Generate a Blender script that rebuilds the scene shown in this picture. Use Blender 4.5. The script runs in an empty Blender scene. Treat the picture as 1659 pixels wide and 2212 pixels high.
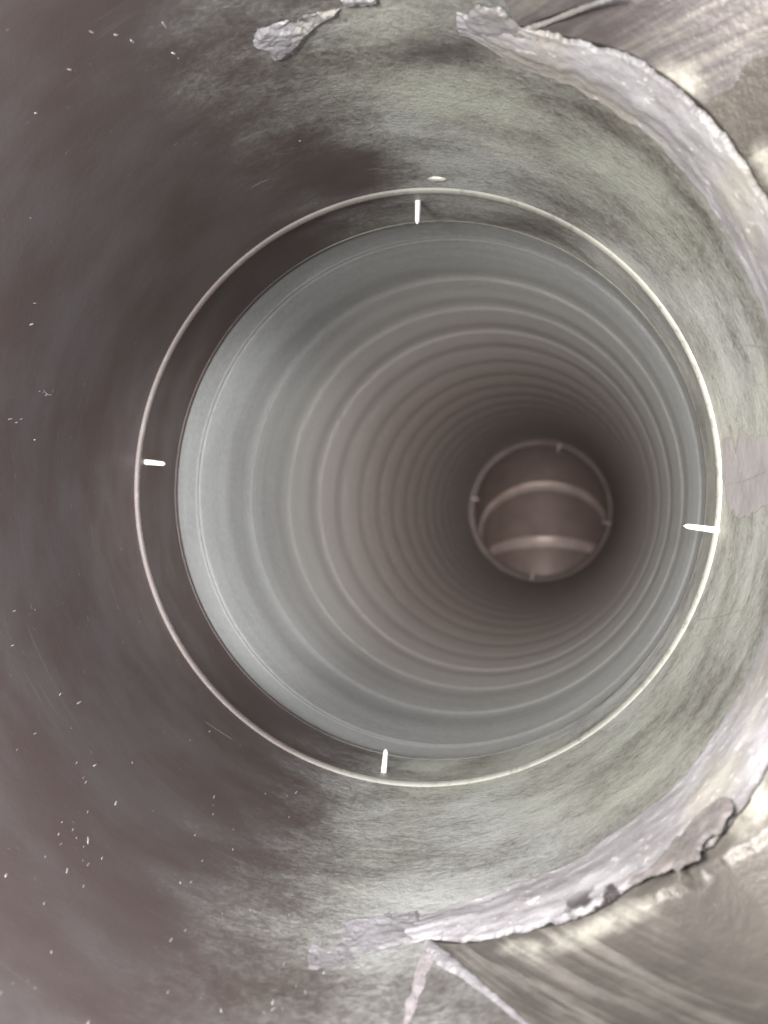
import bpy, math, random
import numpy as np
from mathutils import Matrix, Vector

sc = bpy.context.scene
S = 0.1                      # metres per pipe radius: a bore about 20 cm wide
CAM = Vector((0, 0, 1.2))

# ------------------------------------------------------------------ camera
cd = bpy.data.cameras.new('camera')
cam = bpy.data.objects.new('camera', cd)
sc.collection.objects.link(cam)
cam.location = CAM
cam.rotation_euler = (math.radians(90), 0, 0)
cd.sensor_fit = 'HORIZONTAL'
cd.sensor_width = 36
F = 1736.0                   # focal length in pixels of a 1659-wide picture
cd.lens = 36 * F / 1659
cd.clip_start = 0.002
cd.clip_end = 50
cd.dof.use_dof = True
cd.dof.focus_distance = 0.235
cd.dof.aperture_fstop = 18
sc.camera = cam

# ------------------------------------------------------------------ bore axis frame: local x = right, y = into the bore, z = up
A0 = np.array([-0.5893, 0.1032, 0.0])
AD = np.array([0.2417, -0.0069, 1.0]); AD /= np.linalg.norm(AD)
AU = np.cross([0, 1, 0], AD); AU /= np.linalg.norm(AU)
AV = np.cross(AD, AU)


def c2w(v):
    return Vector((v[0], v[2], v[1]))


def frame(s0):
    o = CAM + c2w((A0 + AD * s0)) * S
    m = Matrix.Identity(4)
    for i, a in enumerate((AU, AD, AV)):
        w = c2w(a)
        for k in range(3):
            m[k][i] = w[k]
    for k in range(3):
        m[k][3] = o[k]
    return m


def wpt(x, s, z):
    """world point of axis-frame coordinates in pipe radii"""
    return CAM + c2w(A0 + AU * x + AD * s + AV * z) * S


# ------------------------------------------------------------------ world, lamps, exposure
w = bpy.data.worlds.new('World'); sc.world = w; w.use_nodes = True
bg = w.node_tree.nodes['Background']
bg.inputs[0].default_value = (0.90, 0.89, 1.0, 1)
bg.inputs[1].default_value = 0.50


def area(name, loc, aim, size, power, col=(1, 1, 1), spread=180):
    l = bpy.data.lights.new(name, 'AREA'); l.shape = 'DISK'; l.size = size * S; l.energy = power; l.color = col
    l.spread = math.radians(spread)
    o = bpy.data.objects.new(name, l); sc.collection.objects.link(o)
    o.location = loc
    o.rotation_euler = (aim - loc).to_track_quat('-Z', 'Y').to_euler()
    return o


def spot(name, loc, aim, ang, power, col=(1, 1, 1), blend=.5, rad=.02):
    l = bpy.data.lights.new(name, 'SPOT'); l.spot_size = math.radians(ang); l.spot_blend = blend
    l.energy = power; l.color = col; l.shadow_soft_size = rad
    o = bpy.data.objects.new(name, l); sc.collection.objects.link(o)
    o.location = loc
    o.rotation_euler = (aim - loc).to_track_quat('-Z', 'Y').to_euler()
    return o


area('mouth_fill', wpt(-0.85, -0.6, 0.1), wpt(0.9, 2.4, -0.1), 0.7, 1.75, (1, .99, .95))  # added light with no visible source, brightens the right wall
area('upper_fill', wpt(0.1, -0.9, 1.0), wpt(0.35, 1.9, -1.1), 0.6, 0.20, (1, .97, .96), 80)  # unseen light added to lift the bottom plates and lower weld
spot('bore_fill', wpt(0.75, 0.4, 0.0), wpt(-0.95, 3.75, -0.1), 30, 7.4, (1, 1, .98), .8, .01)  # unseen spot added to brighten the left of the liner
area('elbow_fill', wpt(-0.1, 14.1, -2.6), wpt(-0.15, 14.3, 1.0), 0.8, 0.05, (1, .9, .84))  # unseen light added inside the elbow to pick out its joints
area('deep_fill', wpt(0.75, -0.2, 0.05), wpt(-0.5, 9.0, 0.0), 0.3, 0.40, (1, .93, .90), 30)  # unseen fill added to lift the deep bore
area('rim_fill', wpt(0.9, -0.5, 0.25), wpt(-1.0, 0.7, -0.25), 0.8, 0.92, (.90, .88, 1), 100)  # unseen fill added to pale the left wall near the rim

def outer_spot(px, py, depth, src, ang, power):
    # added unseen spot behind the eye, putting glare on one place of the plates
    t = CAM + Vector(((px - 829.5) / F, 1, (1106 - py) / F)) * depth * S
    spot('plate_glare_fill', CAM + Vector(src) * S, t, ang, power, (1, 1, .95), 1.0, .004)


outer_spot(1500, 165, 1.68, (-.9, -.1, -.5), 9, 1.6)
outer_spot(1700, 330, 1.68, (-.9, -.1, -.5), 9, 1.5)
outer_spot(1700, 1720, 1.60, (-.9, -.1, .5), 13, 2.8)
outer_spot(1250, 2010, 1.68, (-.7, -.1, .6), 9, .7)

sc.view_settings.view_transform = 'Standard'
sc.view_settings.look = 'None'
sc.view_settings.exposure = 0.0
sc.view_settings.gamma = 1.0
sc.view_settings.use_curve_mapping = False
sc.cycles.max_bounces = 16
sc.cycles.diffuse_bounces = 8
sc.cycles.glossy_bounces = 10
sc.cycles.sample_clamp_indirect = 4
sc.cycles.caustics_reflective = True

# ------------------------------------------------------------------ numeric helpers
def _h(ix, iy, iz, seed):
    n = (ix.astype(np.int64) * 374761393 + iy.astype(np.int64) * 668265263 + iz.astype(np.int64) * 2147483647 + seed * 1274126177) & 0xffffffff
    n = ((n ^ (n >> 13)) * 1274126177) & 0xffffffff
    n = n ^ (n >> 16)
    return (n & 0xffff) / 65535.0


def vnoise(p, seed=0):
    i = np.floor(p); f = p - i; f = f * f * (3 - 2 * f); i = i.astype(np.int64)
    r = 0
    for a in (0, 1):
        for b in (0, 1):
            for c in (0, 1):
                wt = (f[..., 0] if a else 1 - f[..., 0]) * (f[..., 1] if b else 1 - f[..., 1]) * (f[..., 2] if c else 1 - f[..., 2])
                r = r + wt * _h(i[..., 0] + a, i[..., 1] + b, i[..., 2] + c, seed)
    return r


def fbm(p, sc_=1.0, octs=4, seed=0):
    """0..1, mean .5"""
    p = p * sc_; r = 0; a = .5; t = 0
    for o in range(octs):
        r = r + a * vnoise(p + 17.3 * o, seed + o); t += a; a *= .55; p = p * 2.03
    return r / t


def sstep(a, b, x):
    t = np.clip((x - a) / (b - a), 0, 1)
    return t * t * (3 - 2 * t)


def loc3(th, s, r):
    return np.stack([r * np.cos(th), s + 0 * th, r * np.sin(th)], -1)


def to_px(L):
    P = A0 + L[..., 0:1] * AU + L[..., 1:2] * AD + L[..., 2:3] * AV
    z = np.maximum(P[..., 2], .05)
    return 829.5 + F * P[..., 0] / z, 1106 - F * P[..., 1] / z


S_LIP, S_LIN, S_END = 2.787, 3.08, 12.6
S_WELD, S_GAP = 2.125, 1.86


def r_wall(s):
    d = np.maximum(S_LIP - s, 0)
    e = np.maximum(S_WELD - s, 0)
    return 1.0 + .089 * d + .10 * e ** 2


def hit(px, py, prof=r_wall, lo=.3, hi=12.5):
    """where the sight line of a picture point meets a surface of revolution: (theta, s)"""
    d = np.array([(px - 829.5) / F, (1106 - py) / F, 1.0])
    t = np.linspace(.15, 13, 6000)
    P = t[:, None] * d - A0
    s = P @ AD; x = P @ AU; z = P @ AV
    rr = np.hypot(x, z) - prof(s)
    k = np.argmax((rr > 0) & (s > -3))
    return math.atan2(z[k], x[k]), s[k]


# creases where the smooth wall meets the outer plates (angle as a function of depth along the bore)
t1, q1 = hit(1128, 62); t2, q2 = hit(1090, 2)
t3, q3 = hit(928, 2040); t4, q4 = hit(1135, 2205)


def crease_top(s):
    k = np.clip((t2 - t1) / (q2 - q1), -1.2, 1.2)
    return np.clip(t1 + k * (s - q1), math.radians(45), math.radians(100))


def crease_bot(s):
    k = np.clip((t4 - t3) / (q4 - q3), -1.5, 1.5)
    return np.clip(t3 + k * (s - q3), math.radians(-110), math.radians(-30))


def s_curve(pts):
    h = sorted(hit(x, y) for x, y in pts)
    return np.array([a for a, _ in h]), np.array([b for _, b in h])


C_IN = s_curve([(1015, 95), (1090, 135), (1180, 165), (1255, 195), (1330, 245), (1405, 295), (1480, 380), (1530, 440), (1570, 505), (1610, 575), (1655, 685),
                (1600, 1484), (1550, 1574), (1480, 1674), (1425, 1724), (1370, 1774), (1320, 1804), (1255, 1849), (1175, 1889), (1130, 1904), (1070, 1929), (980, 1954), (900, 1968)])
C_OUT = s_curve([(1128, 58), (1220, 82), (1300, 100), (1353, 117), (1374, 128), (1411, 152), (1455, 180), (1504, 221), (1533, 250), (1567, 291), (1606, 350), (1655, 432),
                 (1655, 1655), (1640, 1689), (1590, 1759), (1540, 1825), (1430, 1874), (1365, 1914), (1280, 1969), (1200, 1994), (1110, 2014), (1055, 2030), (930, 2034)])
s_inner = lambda th: np.interp(th, *C_IN)
s_outer = lambda th: np.interp(th, *C_OUT)


# ------------------------------------------------------------------ object helpers
def tag(o, label=None, cat=None, group=None, kind=None):
    for k, v in (('label', label), ('category', cat), ('group', group), ('kind', kind)):
        if v:
            o[k] = v
    return o


def thing(name, s0, label, cat, group=None):
    o = bpy.data.objects.new(name, None); sc.collection.objects.link(o)
    o.matrix_world = frame(s0)
    o.empty_display_size = .01
    o['s0'] = s0
    return tag(o, label, cat, group)


def grid_mesh(name, L, mat, root, closed=False, attrs=None, flip=False, solid=0.0):
    """L: (n, m, 3) axis-frame points in radii; mesh child of root, or top-level when root is a float depth"""
    n, m = L.shape[:2]
    s0 = root if isinstance(root, float) else root['s0']
    V = L.reshape(-1, 3).copy(); V[:, 1] -= s0; V *= S
    i, j = np.meshgrid(np.arange(n - 1), np.arange(m if closed else m - 1), indexing='ij')
    a = i * m + j; b = i * m + (j + 1) % m; c = (i + 1) * m + (j + 1) % m; d = (i + 1) * m + j
    Fc = np.stack([a, b, c, d] if not flip else [d, c, b, a], -1).reshape(-1, 4)
    me = bpy.data.meshes.new(name)
    me.from_pydata(V.tolist(), [], Fc.tolist())
    me.polygons.foreach_set('use_smooth', [True] * len(me.polygons))
    for k, v in (attrs or {}).items():
        at = me.attributes.new(k, 'FLOAT', 'POINT'); at.data.foreach_set('value', np.ascontiguousarray(v, dtype=np.float32).ravel())
    me.materials.append(mat)
    o = bpy.data.objects.new(name, me); sc.collection.objects.link(o)
    if isinstance(root, float):
        o.matrix_world = frame(s0)
    else:
        o.parent = root
    if solid:
        md = o.modifiers.new('thickness', 'SOLIDIFY'); md.thickness = solid * S; md.offset = -1
    return o


def lathe(name, prof, mat, root, th=None, seg=256, wob=0.0):
    """prof: list of (s, r)"""
    prof = np.array(prof, float)
    t = np.linspace(0, 2 * np.pi, seg, endpoint=False) if th is None else th
    T, I = np.meshgrid(t, np.arange(len(prof)))
    s = prof[I, 0]; r = prof[I, 1]
    return grid_mesh(name, loc3(T, s, r), mat, root, closed=th is None)


# ------------------------------------------------------------------ materials
class NT:
    def __init__(self, name):
        self.m = bpy.data.materials.new(name); self.m.use_nodes = True
        self.t = self.m.node_tree; self.b = self.t.nodes['Principled BSDF']
        tc = self.t.nodes.new('ShaderNodeTexCoord')
        mp = self.t.nodes.new('ShaderNodeMapping'); mp.inputs['Scale'].default_value = (1 / S,) * 3
        self.t.links.new(tc.outputs['Object'], mp.inputs['Vector']); self.tc = mp.outputs[0]

    def link(self, a, b): self.t.links.new(a, b)

    def put(self, sock, v):
        if hasattr(v, 'links'):
            self.link(v, sock)
        elif isinstance(v, tuple) and len(v) == 3 and sock.type == 'RGBA':
            sock.default_value = (*v, 1)
        else:
            sock.default_value = v

    def noise(self, scale=1, vec=(1, 1, 1), det=4, rough=.55, rot=(0, 0, 0), off=(0, 0, 0), dist=0):
        mp = self.t.nodes.new('ShaderNodeMapping'); mp.inputs['Scale'].default_value = vec
        mp.inputs['Rotation'].default_value = rot; mp.inputs['Location'].default_value = off
        self.link(self.tc, mp.inputs['Vector'])
        n = self.t.nodes.new('ShaderNodeTexNoise'); n.inputs['Scale'].default_value = scale
        n.inputs['Detail'].default_value = det; n.inputs['Roughness'].default_value = rough; n.inputs['Distortion'].default_value = dist
        self.link(mp.outputs[0], n.inputs['Vector'])
        return n.outputs['Fac']

    def attr(self, name):
        a = self.t.nodes.new('ShaderNodeAttribute'); a.attribute_name = name
        return a.outputs['Fac']

    def math(self, op, a, b=0.0, clamp=False):
        n = self.t.nodes.new('ShaderNodeMath'); n.operation = op; n.use_clamp = clamp
        self.put(n.inputs[0], a); self.put(n.inputs[1], b)
        return n.outputs[0]

    def ramp(self, v, a, b, lo=0.0, hi=1.0):
        n = self.t.nodes.new('ShaderNodeMapRange'); n.interpolation_type = 'SMOOTHSTEP'
        self.put(n.inputs[0], v); n.inputs[1].default_value = a; n.inputs[2].default_value = b
        n.inputs[3].default_value = lo; n.inputs[4].default_value = hi
        return n.outputs[0]

    def mix(self, f, a, b):
        n = self.t.nodes.new('ShaderNodeMix'); n.data_type = 'RGBA'
        self.put(n.inputs[0], f); self.put(n.inputs[6], a); self.put(n.inputs[7], b)
        return n.outputs[2]

    def bump(self, h, strength=.3, dist=.01, prev=None):
        n = self.t.nodes.new('ShaderNodeBump'); n.inputs['Strength'].default_value = strength
        n.inputs['Distance'].default_value = dist * S
        self.link(h, n.inputs['Height'])
        if prev is not None:
            self.link(prev, n.inputs['Normal'])
        return n.outputs[0]

    def done(self, col, rough=.5, metal=0.0, normal=None, spec=.5):
        self.put(self.b.inputs['Base Color'], col); self.put(self.b.inputs['Roughness'], rough)
        self.put(self.b.inputs['Metallic'], metal); self.b.inputs['Specular IOR Level'].default_value = spec
        if normal is not None:
            self.link(normal, self.b.inputs['Normal'])
        return self.m


def scratches(n, rot, off, thr=.66, v=(3, 90, 3)):
    s = n.noise(1, v, 2, .5, rot, off)
    brk = n.noise(2.2, (1, 1, 1), 2, .5, (0, 0, 0), off)
    return n.math('MULTIPLY', n.ramp(s, thr, thr + .05), n.ramp(brk, .5, .62))


def mat_collar():
    n = NT('brushed_oxide_steel')
    pat = n.attr('patina_shade')
    cl = n.noise(3.0, (1, 2.2, 1), 5, .6)                      # cloudy blotches
    fine = n.noise(30, (1, 1.7, 1), 6, .82, dist=.3)                     # small etched speckle, drawn out along the turn
    fine2 = n.noise(60, (1, 1.3, 1), 4, .7, off=(3, 1, 7))
    mot = n.math('ADD', n.math('MULTIPLY', fine, .6), n.math('MULTIPLY', fine2, .4))
    k = n.math('ADD', pat, n.math('MULTIPLY', n.math('SUBTRACT', cl, .5), n.math('ADD', n.math('MULTIPLY', pat, 1.4), .35)))
    k = n.math('ADD', k, n.math('MULTIPLY', n.math('SUBTRACT', mot, .5), n.ramp(k, -.1, .7, .3, 2.0)))
    m = n.ramp(k, .08, 1.4)
    tint = n.mix(n.ramp(n.noise(1.7, (1, 1, 1), 3, .5, off=(5, 5, 5)), .35, .65), (.45, .46, .40), (.50, .51, .485))
    dark = n.mix(n.ramp(cl, .3, .7), (.072, .055, .050), (.090, .078, .075))
    col = n.mix(m, dark, tint)
    flk = n.ramp(n.noise(34, (1, 4.0, 1), 3, .6, (0, 0, .3), off=(9, 2, 2)), .70, .76)
    col = n.mix(n.math('MULTIPLY', flk, .35), col, (.42, .38, .34))
    sc1 = scratches(n, (.3, .2, .5), (1, 2, 3)); sc2 = scratches(n, (-.5, .1, -.35), (7, 1, 4), .7); sc3 = scratches(n, (.1, .9, .1), (2, 8, 1), .69)
    ds = n.ramp(n.noise(70, (1, 2.5, 1), 3, .7, off=(4, 6, 2)), .56, .70)
    col = n.mix(n.math('MULTIPLY', n.math('MULTIPLY', ds, m), .3), col, (.13, .12, .10))
    scr = n.math('ADD', n.math('ADD', sc1, sc2), sc3, True)
    col = n.mix(n.math('MULTIPLY', scr, n.math('ADD', n.math('MULTIPLY', m, .4), .05)), col, (.5, .49, .44))
    rough = n.math('ADD', n.math('MULTIPLY', m, .14), n.math('ADD', n.math('MULTIPLY', cl, .12), .34))
    b = n.bump(n.math('MULTIPLY', mot, n.math('ADD', m, .15)), .5, .014)
    b = n.bump(n.noise(1, (4, 110, 4), 3, .6), .05, .004, b)
    return n.done(col, rough, n.math('SUBTRACT', .30, n.math('MULTIPLY', m, .1)), b)


def mat_liner():
    n = NT('dull_galvanised_steel')
    cl = n.noise(2.4, (1, 1.6, 1), 5, .6)
    band = n.noise(1, (.5, 7, .5), 3, .6)
    fine = n.noise(45, (1, 1.5, 1), 4, .7)
    col = n.mix(n.ramp(cl, .25, .75), (.255, .262, .257), (.315, .324, .318))
    col = n.mix(n.ramp(band, .35, .7, 0, .5), col, (.18, .172, .17))
    col = n.mix(n.ramp(fine, .35, .75, 0, .5), col, (.40, .405, .39))
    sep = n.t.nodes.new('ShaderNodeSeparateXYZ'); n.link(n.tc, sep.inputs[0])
    depth_tint = n.ramp(n.math('ADD', sep.outputs[1], n.math('MULTIPLY', cl, 2.0)), .9, 5.0, 0, .95)  # browner with depth along the bore
    col = n.mix(depth_tint, col, (.238, .206, .188))
    b = n.bump(fine, .2, .006)
    b = n.bump(n.noise(1, (1.2, 20, 1.2), 4, .6), .15, .010, b)
    return n.done(col, .72, .05, b)


def mat_weld(g=1.0, name='weld_crust'):
    n = NT(name)
    a = n.noise(7, (1, 3, 1), 6, .65, dist=.4)
    c = n.noise(30, (1, 2, 1), 5, .7)
    col = n.mix(n.ramp(a, .32, .66), (.34, .318, .328), (.54, .525, .545))
    col = n.mix(n.ramp(n.noise(3, (1, 1, 1), 3, .5, off=(4, 4, 4)), .52, .66, 0, .8), col, (.46, .43, .38))
    col = n.mix(n.ramp(c, .57, .66, 0, .8), col, (.80, .78, .76))
    col = n.mix(n.ramp(c, .40, .30, 0, .7), col, (.22, .19, .19))
    st = n.noise(1, (6, 60, 6), 3, .6)
    b = n.bump(c, .4, .010); b = n.bump(a, .15, .015, b); b = n.bump(st, .18, .006, b)
    dk = n.t.nodes.new('ShaderNodeMix'); dk.data_type = 'RGBA'; dk.blend_type = 'MULTIPLY'; dk.inputs[0].default_value = 1.0
    n.link(col, dk.inputs[6]); dk.inputs[7].default_value = (g, g, g, 1); col = dk.outputs[2]
    dirt = n.attr('dirt')
    col = n.mix(dirt, col, (.03, .024, .024))
    return n.done(col, .48, .25, b)


def mat_plate(name, c1, c2, hot, streak=(30, 3, 3), rot=(0, 0, 0), met=.3):
    n = NT(name)
    a = n.noise(2.4, (1, 1, 1), 5, .6)
    st = n.noise(1, streak, 5, .65, rot)
    c = n.noise(38, (1, 1, 1), 4, .75)
    col = n.mix(n.ramp(a, .3, .7), c1, c2)
    sk = n.math('MULTIPLY', n.attr('streaky'), n.ramp(n.math('ADD', n.attr('lines'), n.math('MULTIPLY', n.math('SUBTRACT', a, .5), .3)), .44, .66))
    col = n.mix(n.math('MULTIPLY', n.math('MULTIPLY', sk, n.ramp(a, .35, .6, .2, 1)), .6), col, hot)
    col = n.mix(n.ramp(c, .70, .76, 0, .8), col, (.8, .78, .74))
    col = n.mix(n.ramp(c, .42, .28, 0, .35), col, (.10, .085, .08))
    col = n.mix(n.math('MULTIPLY', n.attr('painted_glare'), n.ramp(n.noise(16, (1, 1, 1), 5, .7, off=(2, 2, 2)), .3, .6, .35, 1)), col, (.50, .48, .42))  # painted glare lightens the plate colour here
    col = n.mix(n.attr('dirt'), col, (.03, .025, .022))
    b = n.bump(c, .3, .012)
    b = n.bump(st, .12, .01, b)
    return n.done(col, .42, met, b)


def mat_plain(name, c, rough, metal, nz=30, amp=.15, bstr=.2):
    n = NT(name)
    f = n.noise(nz, (1, 1, 1), 4, .65)
    col = n.mix(f, tuple(x * (1 - amp) for x in c), tuple(min(1, x * (1 + amp)) for x in c))
    return n.done(col, rough, metal, n.bump(f, bstr, .006))


M_COL = mat_collar(); M_LIN = mat_liner(); M_WELD = mat_weld(.84)
M_PU = mat_plate('streaked_grey_plate', (.105, .09, .09), (.17, .15, .147), (.32, .30, .265), (5, 5, 40), (0, .5, .2))
M_PS = mat_plate('plain_brown_grey_plate', (.085, .075, .063), (.115, .102, .088), (.2, .19, .16))
M_PL = mat_plate('streaked_lower_plate', (.095, .085, .078), (.145, .13, .116), (.33, .31, .28), (4, 60, 40), (.0, .1, .6))
def mat_lip():
    n = NT('worn_lip_steel')
    f = n.noise(9, (1, 1, 1), 4, .6)
    k = n.ramp(n.math('ADD', n.attr('patina_shade'), n.math('MULTIPLY', n.math('SUBTRACT', f, .5), .5)), -.05, 1.0)  # left of the ring painted dark, following the wall's painted reflection
    col = n.mix(k, (.085, .068, .062), (.25, .25, .22))
    col = n.mix(n.ramp(n.noise(30, (1, 1, 1), 3, .6), .5, .7, 0, .6), col, (.12, .11, .095))
    return n.done(col, .55, .2, n.bump(f, .3, .008))


M_LIP = mat_lip()
M_MARK = mat_plain('white_mark', (.9, .9, .87), .5, 0, 60, .04)
M_LEDGE = mat_plain('dull_edge_steel', (.34, .32, .30), .45, .5, 20, .3)
M_ELB = mat_plain('brown_elbow_steel', (.15, .115, .10), .5, .3, 3, .35)
M_ENDR = mat_plain('dull_end_steel', (.15, .125, .112), .8, .0, 4, .6)
M_ELR = mat_plain('elbow_joint_steel', (.34, .28, .25), .45, .4, 3, .5)
M_ENDP = mat_plain('dull_pin_steel', (.30, .25, .225), .6, .0)
M_SCR = mat_plain('bright_scratch', (.38, .37, .33), .4, .3, 20, .3)
M_NICK = mat_plain('bare_nick_steel', (.5, .5, .45), .4, .3)
M_SMEAR = mat_plain('pale_smear', (.33, .31, .305), .55, .1, 9, .35, .1)
M_TORN = mat_plain('torn_grey_crust', (.19, .17, .165), .6, .1, 22, .8, .6)
M_CHALK = mat_plain('chalky_white', (.30, .27, .275), .7, 0, 60, .5, .5)
M_CRUST = mat_weld(.62, 'purple_grey_crust')
M_FLECK = mat_plain('pale_fleck', (.33, .30, .29), .45, .3, 40, .2)

# ------------------------------------------------------------------ collar: the wall round the camera, up to the liner
collar = thing('pipe_collar', S_LIP, 'wide dark brown and greenish grey steel pipe mouth around the bright thin ring', 'pipe collar')


def patina_shade_mask(L, th, s):
    X, Y = to_px(L)
    # etched pale zone on the right ends raggedly; dark reflection painted on the left
    wob = (fbm(L, 3.0, 4, 5) - .5)
    a = np.degrees(th)
    dl = np.abs(((a - 180 + 180) % 360) - 180)          # distance from the left-hand side, degrees
    m = sstep(52, 108, dl + wob * 24)
    m = m * (1 - .55 * sstep(S_WELD - .05, S_WELD - .5, s))
    # bare rubbed oval patches left inside the pale zone near the top
    g = np.exp(-(((X - 960) / 130) ** 2 + ((Y - 110) / 34) ** 2)) + .8 * np.exp(-(((X - 760) / 110) ** 2 + ((Y - 370) / 60) ** 2))
    g += .6 * np.exp(-(((X - 1180) / 160) ** 2 + ((Y - 480) / 60) ** 2))
    # heat-darkened strip along the weld
    si = s_inner((th + np.pi) % (2 * np.pi) - np.pi)
    m = m * (1 - .28 * np.exp(-((L[..., 1] - si - .05 - .03 * wob) / .05) ** 2) * sstep(100, 120, dl))
    return np.clip(m - .75 * g, 0, 1)


def wall_grid(ths, ss, wobble=True):
    T, Q = np.meshgrid(ths, ss)
    r = r_wall(Q)
    L = loc3(T, Q, r)
    if wobble:
        r = r + .004 * (fbm(L, 2.0, 3, 1) - .5) * sstep(S_LIP, S_LIP - .2, Q)
        L = loc3(T, Q, r)
    return L, T, Q


ths = np.linspace(0, 2 * np.pi, 720, endpoint=False)
S_SK = S_WELD - .10
L, T, Q = wall_grid(ths, np.linspace(S_LIN + .02, S_SK, 150))
grid_mesh('wall', L, M_COL, collar, closed=True, attrs={'patina_shade': patina_shade_mask(L, T, Q)})
# the smooth wall carries on towards the eye on the dark side only
qs = np.linspace(S_SK, -.6, 190); js = np.linspace(0, 1, 520)
J, Q = np.meshgrid(js, qs)
T = crease_top(Q) + J * (2 * np.pi + crease_bot(Q) - crease_top(Q))
L = loc3(T, Q, r_wall(Q) + .004 * (fbm(loc3(T, Q, r_wall(Q)), 2.0, 3, 1) - .5))
grid_mesh('skirt', L, M_COL, collar, attrs={'patina_shade': patina_shade_mask(L, T, Q)}, flip=False)['label'] = 'smooth dark brown part of the pipe mouth, lilac towards its rim'


# lip ring
def lip(name, root, s, r, h, w_, mat, seg=360):
    t = np.linspace(0, 2 * np.pi, seg, endpoint=False); p = np.linspace(0, np.pi, 9)
    T, P = np.meshgrid(t, p)
    wv = 1 + .25 * (fbm(loc3(T, 0 * T, 1 + 0 * T), 3, 3, 8) - .5)
    L = loc3(T, s - w_ * wv * np.cos(P), r - h * np.sin(P))
    return grid_mesh(name, L, mat, root, closed=True, attrs={'patina_shade': patina_shade_mask(L, T % (2 * np.pi), 0 * T + s)})


lip('lip_ring', collar, S_LIP, 1.004, .017, .014, M_LIP)['label'] = 'bright thin ring round the pipe mouth'


# four white index marks on the band behind the lip
def pin(name, root, th, s0, r0, ln, wd, mat):
    """a short blunt pin standing radially inwards from the wall"""
    n_, m_ = 20, 14
    L = np.zeros((n_, m_, 3))
    for i in range(n_):
        f = i / (n_ - 1); g = (1 - .18 * f) * min(1, math.sqrt(max(0, 1 - max(0, (f - .8) / .2) ** 2)) + .01)
        for j in range(m_):
            p = 2 * math.pi * j / m_
            tt = th + wd * math.sin(p) * g / r0
            rr = r0 - ln * f
            L[i, j] = (rr * math.cos(tt), s0 + wd * math.cos(p) * g, rr * math.sin(tt))
    return grid_mesh(name, L, mat, root, closed=True)


for (ax, ay), ln in (((314, 998), .085), ((903, 434), .085), ((1552, 1146), .105), ((829, 1668), .085)):
    ta, sa = hit(ax, ay)
    pin('index_pin', collar, ta, min(sa, 2.93), 1.004, ln, .0105, M_MARK)
ta, sa = hit(945, 386)
lk = np.linspace(0, 1, 16)
K, P = np.meshgrid(lk, np.linspace(0, 2 * np.pi, 24, endpoint=False), indexing='ij')
grid_mesh('nick', loc3(ta + .034 * K * np.cos(P), sa + .013 * K * np.sin(P), r_wall(sa) - .004 - .004 * (1 - K ** 2) + .006 * K ** 6), M_NICK, collar, closed=True)['label'] = 'small pale oval nick above the top pin'

# pale flecks scattered on the dark side
rnd = random.Random(4)
vs = []; fs = []
pts = [(375, 115), (385, 125), (250, 75), (285, 88), (150, 150), (65, 470), (68, 700), (75, 655), (85, 845), (100, 853), (20, 905), (45, 905), (75, 950), (30, 1320), (75, 1585),
       (130, 1500), (165, 1810), (180, 1830), (190, 1815), (178, 1860), (190, 1868), (130, 1825), (95, 1952), (370, 2030), (400, 2010), (540, 1965), (480, 1975), (620, 1720), (640, 1712),
       (460, 1760), (460, 1740), (180, 1680), (185, 1690), (250, 1735), (60, 2120), (75, 2135), (570, 2190), (590, 2165), (640, 2130), (660, 2145), (700, 2100), (610, 2180), (410, 1600), (590, 2180)]
for k in range(55):
    pts.append((rnd.uniform(0, 650), rnd.choice((rnd.uniform(1500, 2212), rnd.uniform(1500, 2212), rnd.uniform(0, 1500)))))
for (x, y) in pts:
    if math.hypot(x - 925, y - 1058) < 665 or y > 2212:
        continue
    t, s = hit(x, y)
    if s < -.3:
        continue
    ln = rnd.uniform(.004, .012) * (1.2 if rnd.random() < .25 else .7) * (.35 + .32 * s); wd = ln * rnd.uniform(.2, .35); an = rnd.gauss(-.3, .25)
    b = len(vs); r = r_wall(s) - .003
    ring = [(math.cos(q) * ln * rnd.uniform(.7, 1.2), math.sin(q) * wd * rnd.uniform(.7, 1.2)) for q in [i * math.pi / 4 for i in range(8)]]
    for lift, kx in ((.003, 1.0), (.0003, .6)):
        for (u, v) in ring:
            uu = (u * math.cos(an) - v * math.sin(an)) * kx; vv = (u * math.sin(an) + v * math.cos(an)) * kx
            tt = t + vv / r; ss = s + uu; rr = r_wall(ss) - .002 + lift
            vs.append((rr * math.cos(tt) * S, (ss - S_LIP) * S, rr * math.sin(tt) * S))
    fs += [tuple(range(b + 8, b + 16))] + [(b + i, b + (i + 1) % 8, b + 8 + (i + 1) % 8, b + 8 + i) for i in range(8)]
me = bpy.data.meshes.new('flecks'); me.from_pydata(vs, [], fs); me.materials.append(M_FLECK)
o = bpy.data.objects.new('flecks', me); sc.collection.objects.link(o); o.parent = collar; o['kind'] = 'stuff'

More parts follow.
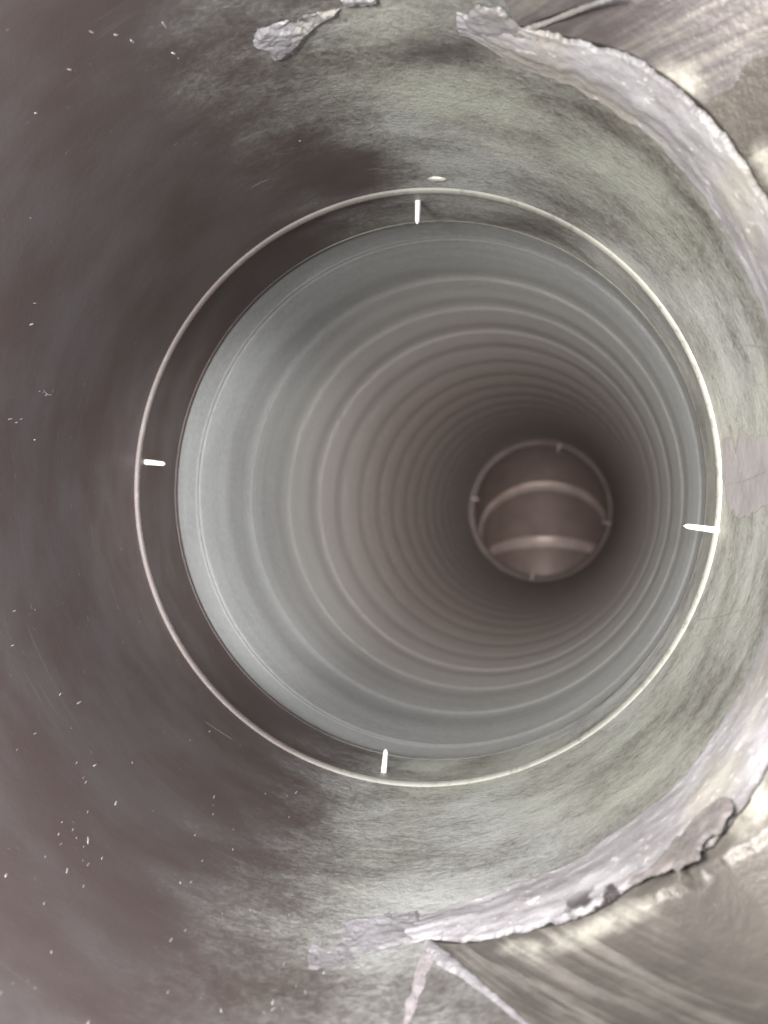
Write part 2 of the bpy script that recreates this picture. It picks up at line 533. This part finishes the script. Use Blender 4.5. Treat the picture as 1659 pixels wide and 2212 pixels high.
# long hairline scratches across the collar
vs = []; fs = []
lines_ = [((700, 1757), (855, 1750)), ((715, 1752), (800, 1760)), ((1558, 622), (1656, 674)), ((440, 1560), (505, 1602)), ((640, 1668), (760, 1640)), ((1570, 1046), (1656, 1018)),
          ((780, 1700), (800, 1640)), ((1020, 1960), (1048, 1880)), ((540, 405), (580, 385)), ((1200, 580), (1330, 640)),
          ((1380, 520), (1470, 700)), ((1450, 560), (1540, 610)), ((900, 300), (1010, 290)), ((1080, 280), (1130, 340)), ((980, 260), (1060, 240)), ((700, 620), (640, 650)), ((90, 840), (110, 852)), ((260, 1015), (345, 1042))]
for k in range(22):
    a = math.radians(rnd.uniform(-80, 80)); q = rnd.uniform(700, 880)
    cx = 900 + q * math.cos(a); cy = 1058 + q * math.sin(a)
    if rnd.random() < .5:
        cx, cy = rnd.uniform(720, 1150), rnd.choice((rnd.uniform(180, 390), rnd.uniform(1720, 1930)))
    b_ = rnd.gauss(0, .6) if rnd.random() < .6 else rnd.uniform(0, 3.1); ln = rnd.uniform(15, 60)
    lines_.append(((cx - ln * math.cos(b_), cy - ln * math.sin(b_)), (cx + ln * math.cos(b_), cy + ln * math.sin(b_))))
for (p0, p1) in lines_:
    bow = rnd.uniform(-6, 6); n0 = len(vs); N = 14; wid = rnd.uniform(.0005, .0012); last = None
    hs = []
    for i in range(N + 1):
        f = i / N; x = p0[0] + (p1[0] - p0[0]) * f; y = p0[1] + (p1[1] - p0[1]) * f + bow * 4 * f * (1 - f)
        hs.append(hit(min(x, 1700), y))
    if max(h[1] for h in hs) > S_LIP - .03 or abs(hs[0][0] - hs[-1][0]) > 1 or (min(h[1] for h in hs) < S_WELD - .05 and p0[0] > 900):
        if p0 not in ((1570, 1046),):
            continue
    for i, (t, q) in enumerate(hs):
        j = min(i, N - 1); dt, dq = hs[j + 1][0] - hs[j][0], hs[j + 1][1] - hs[j][1]; l_ = math.hypot(dt, dq) + 1e-9
        w_ = wid * math.sin(math.pi * (i + .4) / (N + .8)) ** .5
        for sg in (-1, 1):
            tt = t - sg * dq / l_ * w_; ss_ = q + sg * dt / l_ * w_; r = r_wall(ss_) - .0035
            vs.append((r * math.cos(tt) * S, (ss_ - S_LIP) * S, r * math.sin(tt) * S))
        if i:
            fs.append((n0 + 2 * i - 2, n0 + 2 * i - 1, n0 + 2 * i + 1, n0 + 2 * i))
me = bpy.data.meshes.new('scratches'); me.from_pydata(vs, [], fs); me.materials.append(M_SCR)
o = bpy.data.objects.new('scratches', me); sc.collection.objects.link(o); o.parent = collar; o['kind'] = 'stuff'

# ------------------------------------------------------------------ corrugated liner
liner = thing('corrugated_pipe', S_LIN, 'pale grey corrugated pipe of shallow rings running deep into the dark', 'pipe')
PITCH = .563
ss = np.unique(np.concatenate([np.linspace(S_LIN, S_END, 900)] + [S_LIN + .21 + PITCH * k + np.linspace(-.03, .05, 26) for k in range(17)]))
ss = ss[(ss >= S_LIN) & (ss <= S_END)]
ph = (ss - (S_LIN + .21)) / PITCH
fr = ph - np.round(ph)
rr = 1.008 + (ss - S_LIN) * .006
rr = rr + .0033 * np.cos(2 * np.pi * (ph + .08)) + .0009 * np.cos(4 * np.pi * (ph + .15))     # swell
dz = fr * PITCH
fade = np.where(ph < 3.5, 1.0, .25)          # only the first joints still show a crisp line
rr = rr - .0020 * fade * np.exp(-(dz / .009) ** 2) + .0030 * fade * np.exp(-((dz - .018) / .008) ** 2)   # thin bead with a groove behind it
rr[ph < -.5] = 1.008
th_ = np.linspace(0, 2 * np.pi, 300, endpoint=False)
T, I = np.meshgrid(th_, np.arange(len(ss)))
Lq = loc3(T, ss[I], rr[I])
Lq = loc3(T, ss[I] + .018 * (fbm(Lq * [1, .4, 1], 1.3, 2, 3) - .5), rr[I] + .002 * (fbm(Lq, 3, 3, 9) - .5))
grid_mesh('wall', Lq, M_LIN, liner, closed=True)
T, I = np.meshgrid(np.linspace(0, 2 * np.pi, 360, endpoint=False), range(5))
pr = np.array([(S_LIN - .002, 1.006), (S_LIN - .004, .9995), (S_LIN + .004, .9985), (S_LIN + .008, 1.003), (S_LIN + .02, 1.01)])
dgr = np.degrees(T)
grid_mesh('mouth_edge', loc3(T, pr[I, 0], pr[I, 1]), M_LIP, liner, closed=True, attrs={'patina_shade': sstep(20, 60, dgr) * sstep(125, 95, dgr) * 1.3 + sstep(240, 265, dgr) * sstep(320, 290, dgr) * .7})  # edge colour lighter at top and bottom, dark elsewhere
lathe('end_ring', [(S_END - .10, 1.07), (S_END - .06, 1.03), (S_END - .02, 1.0), (S_END + .03, 1.0), (S_END + .05, .99), (S_END + .10, .99), (S_END + .12, 1.07)], M_ENDR, liner)
for x, y in ((1022, 1077), (1203, 948), (1322, 1132), (1147, 1248)):
    t, s = hit(x, y, lambda s: 1.0 + 0 * s)
    pin('index_pin', liner, t, S_END - .12, 1.05, .13, .020, M_ENDP)

# ------------------------------------------------------------------ elbow beyond it, bending down
elbow = thing('elbow_pipe', S_END + .1, 'dark brown elbow at the far end with two pale arched joints', 'elbow')
RB = 1.2; R_E = 1.06


def elbow_pt(phi, th, r):
    cy = -RB * (1 - np.cos(phi)); cs = S_END + .12 + .25 + RB * np.sin(phi)
    x = r * np.cos(th); h = r * np.sin(th)
    return np.stack([x, cs + h * np.sin(phi), cy + h * np.cos(phi)], -1)


ph_ = np.radians(np.linspace(0, 110, 60)); T, P = np.meshgrid(np.linspace(0, 2 * np.pi, 120, endpoint=False), ph_)
grid_mesh('wall', elbow_pt(P, T, R_E + 0 * T), M_ELB, elbow, closed=True)
T, I = np.meshgrid(np.linspace(0, 2 * np.pi, 120, endpoint=False), [0, 1, 2])
grid_mesh('throat', loc3(T, np.array([S_END + .1, S_END + .2, S_END + .372])[I], R_E + 0 * T), M_ELB, elbow, closed=True)
for deg, wd, ht in ((43, .05, .06), (73, .05, .045)):
    P, T = np.meshgrid(np.linspace(0, np.pi, 10), np.linspace(0, 2 * np.pi, 120, endpoint=False), indexing='ij')
    grid_mesh('joint_ring', elbow_pt(math.radians(deg) - wd * np.cos(P), T, R_E - ht * np.sin(P)), M_ELR, elbow, closed=True)

# ------------------------------------------------------------------ weld round the right of the mouth
ja = np.linspace(0, 1, 1300); cs_ = np.concatenate([np.linspace(0, .94, 60), np.linspace(.945, 1, 24)])
C, J = np.meshgrid(cs_, ja, indexing='ij')
ta = t3 - .06; tb = C_IN[0].max() + .02
TH = ta + (tb - ta) * J
base = loc3(TH, 0 * TH, 1 + 0 * TH)
n1 = fbm(base, 9, 4, 21) - .5; n2 = fbm(base, 30, 3, 31) - .5; n3 = fbm(base, 3, 2, 41) - .5
s_in = s_inner(TH) + .012 * n1 + .02 * n2                               # edge on the pipe side
s_out = s_outer(TH) + .012 * n1[:, ::-1] + .024 * n2[:, ::-1] + .014 * (fbm(base, 70, 2, 33) - .5)
lowfat = np.exp(-((np.degrees(TH) + 55) / 14) ** 2)
end = sstep(0, .05, J) * sstep(1, .93, J)
s_mid = (s_inner(TH) + s_outer(TH)) / 2
s_in = s_mid + (s_in - s_mid) * (.5 + .5 * end)
Qw = s_in + (s_out - s_in) * C
P3 = loc3(TH, Qw, r_wall(Qw))
hgt = (.008 * sstep(0, .12, C) * (1 - .5 * sstep(.75, .95, C)) + .007 * np.exp(-((C - .55) / .2) ** 2) + .002) * (.5 + .5 * end)
rough = .008 * (fbm(P3 * [1, 1.6, 1], 6, 4, 51) - .5) + .0035 * (fbm(P3 * [1, 1.5, 1], 26, 3, 61) - .5)
rid = .0008 * np.sin(C * 26 + 5 * n3 + 3 * n1)
edge = sstep(0, .08, C) * sstep(1, .95, C)
hgt = hgt * sstep(0, .03, C) * 1.0 + (rough + rid) * edge
hgt = hgt - (hgt + .004) * sstep(.93, 1.0, C) - .006 * (1 - sstep(0, .02, C))
dirt = .45 * sstep(.93, .985, C) + .6 * sstep(.986, .992, C + .014 * (fbm(base, 18, 3, 35) - .5)) + .85 * lowfat * sstep(.55, .62, fbm(P3, 12, 4, 71)) * sstep(.70, .85, C)
Lw = loc3(TH, Qw, r_wall(Qw) - hgt)
o = grid_mesh('weld_seam', Lw, M_WELD, S_WELD, attrs={'dirt': np.clip(dirt, 0, 1)})
tag(o, 'rough lilac grey weld bead curving round the right side of the pipe mouth', 'weld')


# ------------------------------------------------------------------ outer plates beyond the weld
def px_line_d(X, Y, a, b):
    ax, ay = a; bx, by = b; L_ = math.hypot(bx - ax, by - ay)
    d = ((bx - ax) * (Y - ay) - (by - ay) * (X - ax)) / L_
    t = ((bx - ax) * (X - ax) + (by - ay) * (Y - ay)) / L_ ** 2
    return d, t


def plate(name, ta_f, tb_f, mat, label, style, group=None):
    n_, m_ = 420, 620
    q = .022 - np.linspace(0, 1, n_) ** 1.4 * 1.6
    Oq, Jp = np.meshgrid(q, np.linspace(0, 1, m_), indexing='ij')
    Qp = S_GAP + Oq
    for _ in range(3):
        TA = ta_f(Qp); TB = tb_f(Qp)
        TH = TA + (TB - TA) * Jp
        Qp = s_outer(TH) + Oq
    dth = np.minimum(np.abs(TH - crease_top(Qp)), np.abs(TH - crease_bot(Qp)))
    out = np.maximum(-Oq, 0)
    base = loc3(TH, Qp, r_wall(Qp))
    wob = fbm(base, 7, 4, 91) - .5
    r = r_wall(Qp) + .75 * out * sstep(-.02, .55, dth) + .003 * sstep(0, .06, dth)
    L = loc3(TH, Qp, r)
    X, Y = to_px(L)
    dirt = np.zeros_like(r)
    dirs = {'upper': ((1150, 120), (1420, 20)), 'side': ((1500, 250), (1659, 150)), 'lower': ((1150, 2070), (1500, 2212))}[style]
    (pa, sa_), (pb, sb_) = [hit(x, y) for x, y in dirs]
    dv = np.array([pb - pa, sb_ - sa_]); dv /= np.linalg.norm(dv)
    par = TH * dv[0] + Qp * dv[1]; per = -TH * dv[1] + Qp * dv[0]
    lines = fbm(np.stack([par * 3, per * 40, 0 * par], -1), 1.0, 5, 101)
    lines = .6 * lines + .4 * fbm(np.stack([par * 9, per * 130, 0 * par], -1), 1.0, 3, 111)
    if style == 'upper':
        streak = 1 - sstep(-.2, 1.0, out * 2)
        streak = np.maximum(streak, .6)
        d, t = px_line_d(X, Y, (1140, 60), (1330, 0))
        h = -.012 * np.exp(-(d / 6) ** 2)
        h += .008 * (fbm(base, 10, 4, 15) - .5) + .005 * (lines - .5)
    elif style == 'side':
        streak = np.zeros_like(r) + .08
        h = .006 * (fbm(base, 6, 4, 17) - .5)
    else:
        d, t = px_line_d(X, Y, (935, 2045), (1659, 2440))
        near = sstep(190, 90, np.abs(px_line_d(X, Y, (1000, 2040), (1659, 2320))[0]))
        streak = near
        h = .006 * (fbm(base, 9, 4, 18) - .5) + .006 * (lines - .5) * near
        # curl of lifted skin
        for (cx, cy, rad, t0, t1_) in ((1560, 1700, 150, 0, 0),):
            pass
        d2, t2_ = px_line_d(X, Y, (1300, 1945), (1659, 1720))
        wv = 16 * (fbm(base, 14, 3, 23) - .5) * 2
        h += .010 * sstep(10, -10, d2 + wv * 3 - 70) * sstep(.1, .3, t2_)
        e = np.exp(-((d2 + wv * 3 - 70) / 7) ** 2) * sstep(.25, .4, t2_)
        dirt = dirt + .35 * e
    painted_glare = 0  # glare patches beside the weld, painted into the plate colour
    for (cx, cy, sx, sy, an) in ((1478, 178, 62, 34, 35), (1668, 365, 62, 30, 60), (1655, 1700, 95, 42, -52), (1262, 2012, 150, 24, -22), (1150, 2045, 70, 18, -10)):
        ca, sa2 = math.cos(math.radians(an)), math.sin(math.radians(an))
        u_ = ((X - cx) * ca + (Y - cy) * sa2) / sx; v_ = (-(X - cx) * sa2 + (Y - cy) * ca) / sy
        painted_glare = np.maximum(painted_glare, 1.25 - np.sqrt(u_ ** 2 + v_ ** 2) * .75)
    painted_glare = sstep(.0, 1.25, painted_glare + .9 * (fbm(base, 14, 4, 61) - .5) + .9 * (lines - .5)) * (1 if style != 'upper' else sstep(-.2, .2, painted_glare + 0))
    r2 = r - h * sstep(0, .03, out)
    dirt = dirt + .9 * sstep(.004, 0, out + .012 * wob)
    if style == 'side':
        r = r + .014
    L = loc3(TH, Qp, r2)
    o = grid_mesh(name, L, mat, S_GAP, attrs={'streaky': np.clip(streak, 0, 1), 'lines': lines, 'painted_glare': painted_glare, 'dirt': np.clip(dirt, 0, 1)}, flip=True)
    tag(o, label, 'plate', group)
    return o


tj, qj = hit(1480, 236, lambda s: r_wall(s) + np.maximum(.6 * (S_GAP - s), 0))
tk, qk = hit(1655, 132, lambda s: r_wall(s) + np.maximum(.6 * (S_GAP - s), 0))
tsplit = lambda q: tj + (tk - tj) / (qk - qj) * (q - qj) + .010 * np.sin(q * 40) + .006 * np.sin(q * 93)
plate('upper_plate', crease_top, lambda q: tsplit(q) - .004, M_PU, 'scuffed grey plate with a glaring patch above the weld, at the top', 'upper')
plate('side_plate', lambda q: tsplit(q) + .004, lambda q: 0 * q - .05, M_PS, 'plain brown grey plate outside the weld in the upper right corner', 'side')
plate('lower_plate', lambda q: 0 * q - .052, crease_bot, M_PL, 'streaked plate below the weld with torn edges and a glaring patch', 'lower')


def seam(name, pts, wds, label, mat, seed):
    h = np.array([hit(x, y) for x, y in pts]); k = np.linspace(0, len(h) - 1, 260)
    t = np.interp(k, range(len(h)), h[:, 0]); q = np.interp(k, range(len(h)), h[:, 1]); wd = np.interp(k, range(len(h)), wds)
    c = np.stack([t, q], -1); d = np.gradient(c, axis=0); d /= np.linalg.norm(d, axis=1)[:, None]
    nrm = np.stack([-d[:, 1], d[:, 0]], -1)
    v = np.linspace(-1, 1, 26)
    K, V = np.meshgrid(np.arange(260), v, indexing='ij')
    b0 = np.stack([K * .05, V * 0, 0 * V + seed], -1)
    W = wd[K] * (.75 + .7 * (fbm(b0, 3.0, 4, seed)) * 1.0)
    T = t[K] + nrm[K, 0] * V * W; Q = q[K] + nrm[K, 1] * V * W
    B = loc3(T, Q, r_wall(Q))
    hh = wd[K] * .9 * np.sqrt(np.clip(1 - V ** 2, 0, 1)) * (.4 + 1.1 * fbm(B, 34, 4, seed + 2)) - .004 * (np.abs(V) > .98)
    o = grid_mesh(name, loc3(T, Q, r_wall(Q) - hh), mat, float(h[0, 1]), attrs={'dirt': 0 * T})
    return tag(o, label, 'weld')


seam('seam_bead', [(925, 2042), (960, 2075), (1010, 2110), (1080, 2165), (1150, 2225)], [.011, .015, .010, .006, .004],
     'lumpy white bead slanting from the lower weld tip to the bottom edge', M_CRUST, 5)
seam('seam_bead', [(1132, 66), (1175, 52), (1240, 26), (1330, -6)], [.006, .004, .004, .003],
     'thin pale bead running up from the top weld tip across the grey plate', M_CRUST, 8)

# ------------------------------------------------------------------ crusts of residue lying on the wall
def crust(name, poly, label, cat='residue patch', h=.012, mat=None, seed=1, rag=10.0, res=150, prof=r_wall, group=None, hole=0.0):
    """ragged flake whose outline is a polygon of points on the wall; thin, with a real raised surface"""
    P = np.array([hit(x, y, prof) for x, y in poly])
    P[:, 0] = np.where(P[:, 0] < -1.9, P[:, 0] + 2 * np.pi, P[:, 0]) if P[:, 0].max() > 1.9 else P[:, 0]
    t = np.linspace(P[:, 0].min() - .03, P[:, 0].max() + .03, res); s = np.linspace(P[:, 1].min() - .03, P[:, 1].max() + .03, res)
    T, Q = np.meshgrid(t, s)
    # signed distance to polygon in (t, s)
    D = np.full(T.shape, 9.0); ins = np.zeros(T.shape, bool)
    n = len(P)
    for i in range(n):
        a = P[i]; b = P[(i + 1) % n]; ab = b - a
        k = np.clip(((T - a[0]) * ab[0] + (Q - a[1]) * ab[1]) / (ab @ ab + 1e-12), 0, 1)
        D = np.minimum(D, np.hypot(T - a[0] - k * ab[0], Q - a[1] - k * ab[1]))
        c = (a[1] > Q) != (b[1] > Q)
        with np.errstate(divide='ignore', invalid='ignore'):
            xi = a[0] + (Q - a[1]) / (ab[1] if abs(ab[1]) > 1e-9 else 1e-9) * ab[0]
        ins ^= c & (T < xi)
    D = np.where(ins, D, -D)
    B = loc3(T, Q, prof(Q))
    D = D + .022 * rag / 10 * (fbm(B, 22, 4, seed) - .5) * 2
    if hole:
        D = np.minimum(D, .05 * (fbm(B, 16, 4, seed + 3) - hole))
    hh = h * sstep(-.004, .012, D) * (.5 + 1.0 * fbm(B, 26, 4, seed + 5)) + .5 * h * (fbm(B * [1, 1.6, 1], 40, 3, seed + 9) - .5)
    hh = np.maximum(hh, .0012)
    L = loc3(T, Q, prof(Q) - hh)
    keep = D > -.001
    idx = -np.ones(T.shape, int); vs_ = []; fs_ = []
    q = keep[:-1, :-1] & keep[1:, :-1] & keep[:-1, 1:] & keep[1:, 1:]
    s0 = float(P[:, 1].mean())
    for i, j in zip(*np.nonzero(q)):
        f = []
        for a, b in ((i, j), (i, j + 1), (i + 1, j + 1), (i + 1, j)):
            if idx[a, b] < 0:
                idx[a, b] = len(vs_); v = L[a, b]; vs_.append((v[0] * S, (v[1] - s0) * S, v[2] * S))
            f.append(idx[a, b])
        fs_.append(f)
    me = bpy.data.meshes.new(name); me.from_pydata(vs_, [], fs_)
    me.polygons.foreach_set('use_smooth', [True] * len(me.polygons))
    me.materials.append(mat or M_CRUST)
    o = bpy.data.objects.new(name, me); sc.collection.objects.link(o); o.matrix_world = frame(s0)
    return tag(o, label, cat, group)


crust('weld_flake', [(548, 98), (560, 62), (600, 42), (650, 34), (690, 22), (735, 14), (730, 30), (700, 50), (668, 66), (652, 92), (630, 118), (592, 126), (575, 110)],
      'crusty purple and white flake alone at the top on dark metal', seed=3, rag=6, hole=.36)
crust('weld_flake', [(722, -12), (740, 6), (775, 10), (812, 4), (820, -14)], 'small white flake cut off by the top edge of the photo', seed=5)
crust('weld_flake', [(985, 28), (1030, 12), (1082, 8), (1140, 62), (1200, 110), (1270, 170), (1200, 150), (1120, 118), (1050, 90), (1010, 60)],
      'pale tongue of crust where the upper end of the weld thins out', seed=7, rag=9, h=.010)
crust('weld_flake', [(668, 2040), (700, 2012), (760, 1992), (850, 1974), (900, 1972), (930, 2035), (880, 2040), (800, 2060), (770, 2085), (720, 2088), (668, 2100)],
      'crackled pale smear left of the lower end of the weld', seed=9, rag=9, h=.006, hole=.42)
crust('weld_smear', [(1562, 955), (1580, 948), (1588, 968), (1600, 925), (1622, 940), (1660, 946), (1720, 930), (1720, 1085), (1650, 1098), (1632, 1112), (1590, 1122), (1572, 1095), (1560, 1030)],
      'pale torn smear on the wall at the right edge level with the bore', seed=11, rag=13, h=.002, mat=M_SMEAR)
crust('weld_flake', [(1362, 1912), (1420, 1862), (1462, 1812), (1500, 1775), (1560, 1725), (1588, 1752), (1560, 1798), (1530, 1822), (1515, 1862), (1478, 1880), (1470, 1905), (1452, 1878), (1410, 1892)],
      'dark grey torn crust hanging over the lower outer edge of the weld', seed=15, rag=11, h=.008, mat=M_TORN, prof=lambda q: r_wall(q) - .013)
crust('peeled_strip', [(1585, 1826), (1610, 1812), (1640, 1812), (1680, 1785), (1680, 1800), (1640, 1824), (1610, 1832)],
      'small dark peeled strip on the lower plate near the right edge', seed=17, rag=5, h=.008, mat=M_TORN, prof=lambda q: r_wall(q) + .68 * np.maximum(1.87 - q, 0))
crust('scrape_line', [(916, 2058), (940, 2062), (905, 2150), (884, 2230), (862, 2230), (885, 2150)], 'chalky white scrape running down from the lower weld tip', 'scrape', seed=13, rag=6, h=.006, mat=M_CHALK)
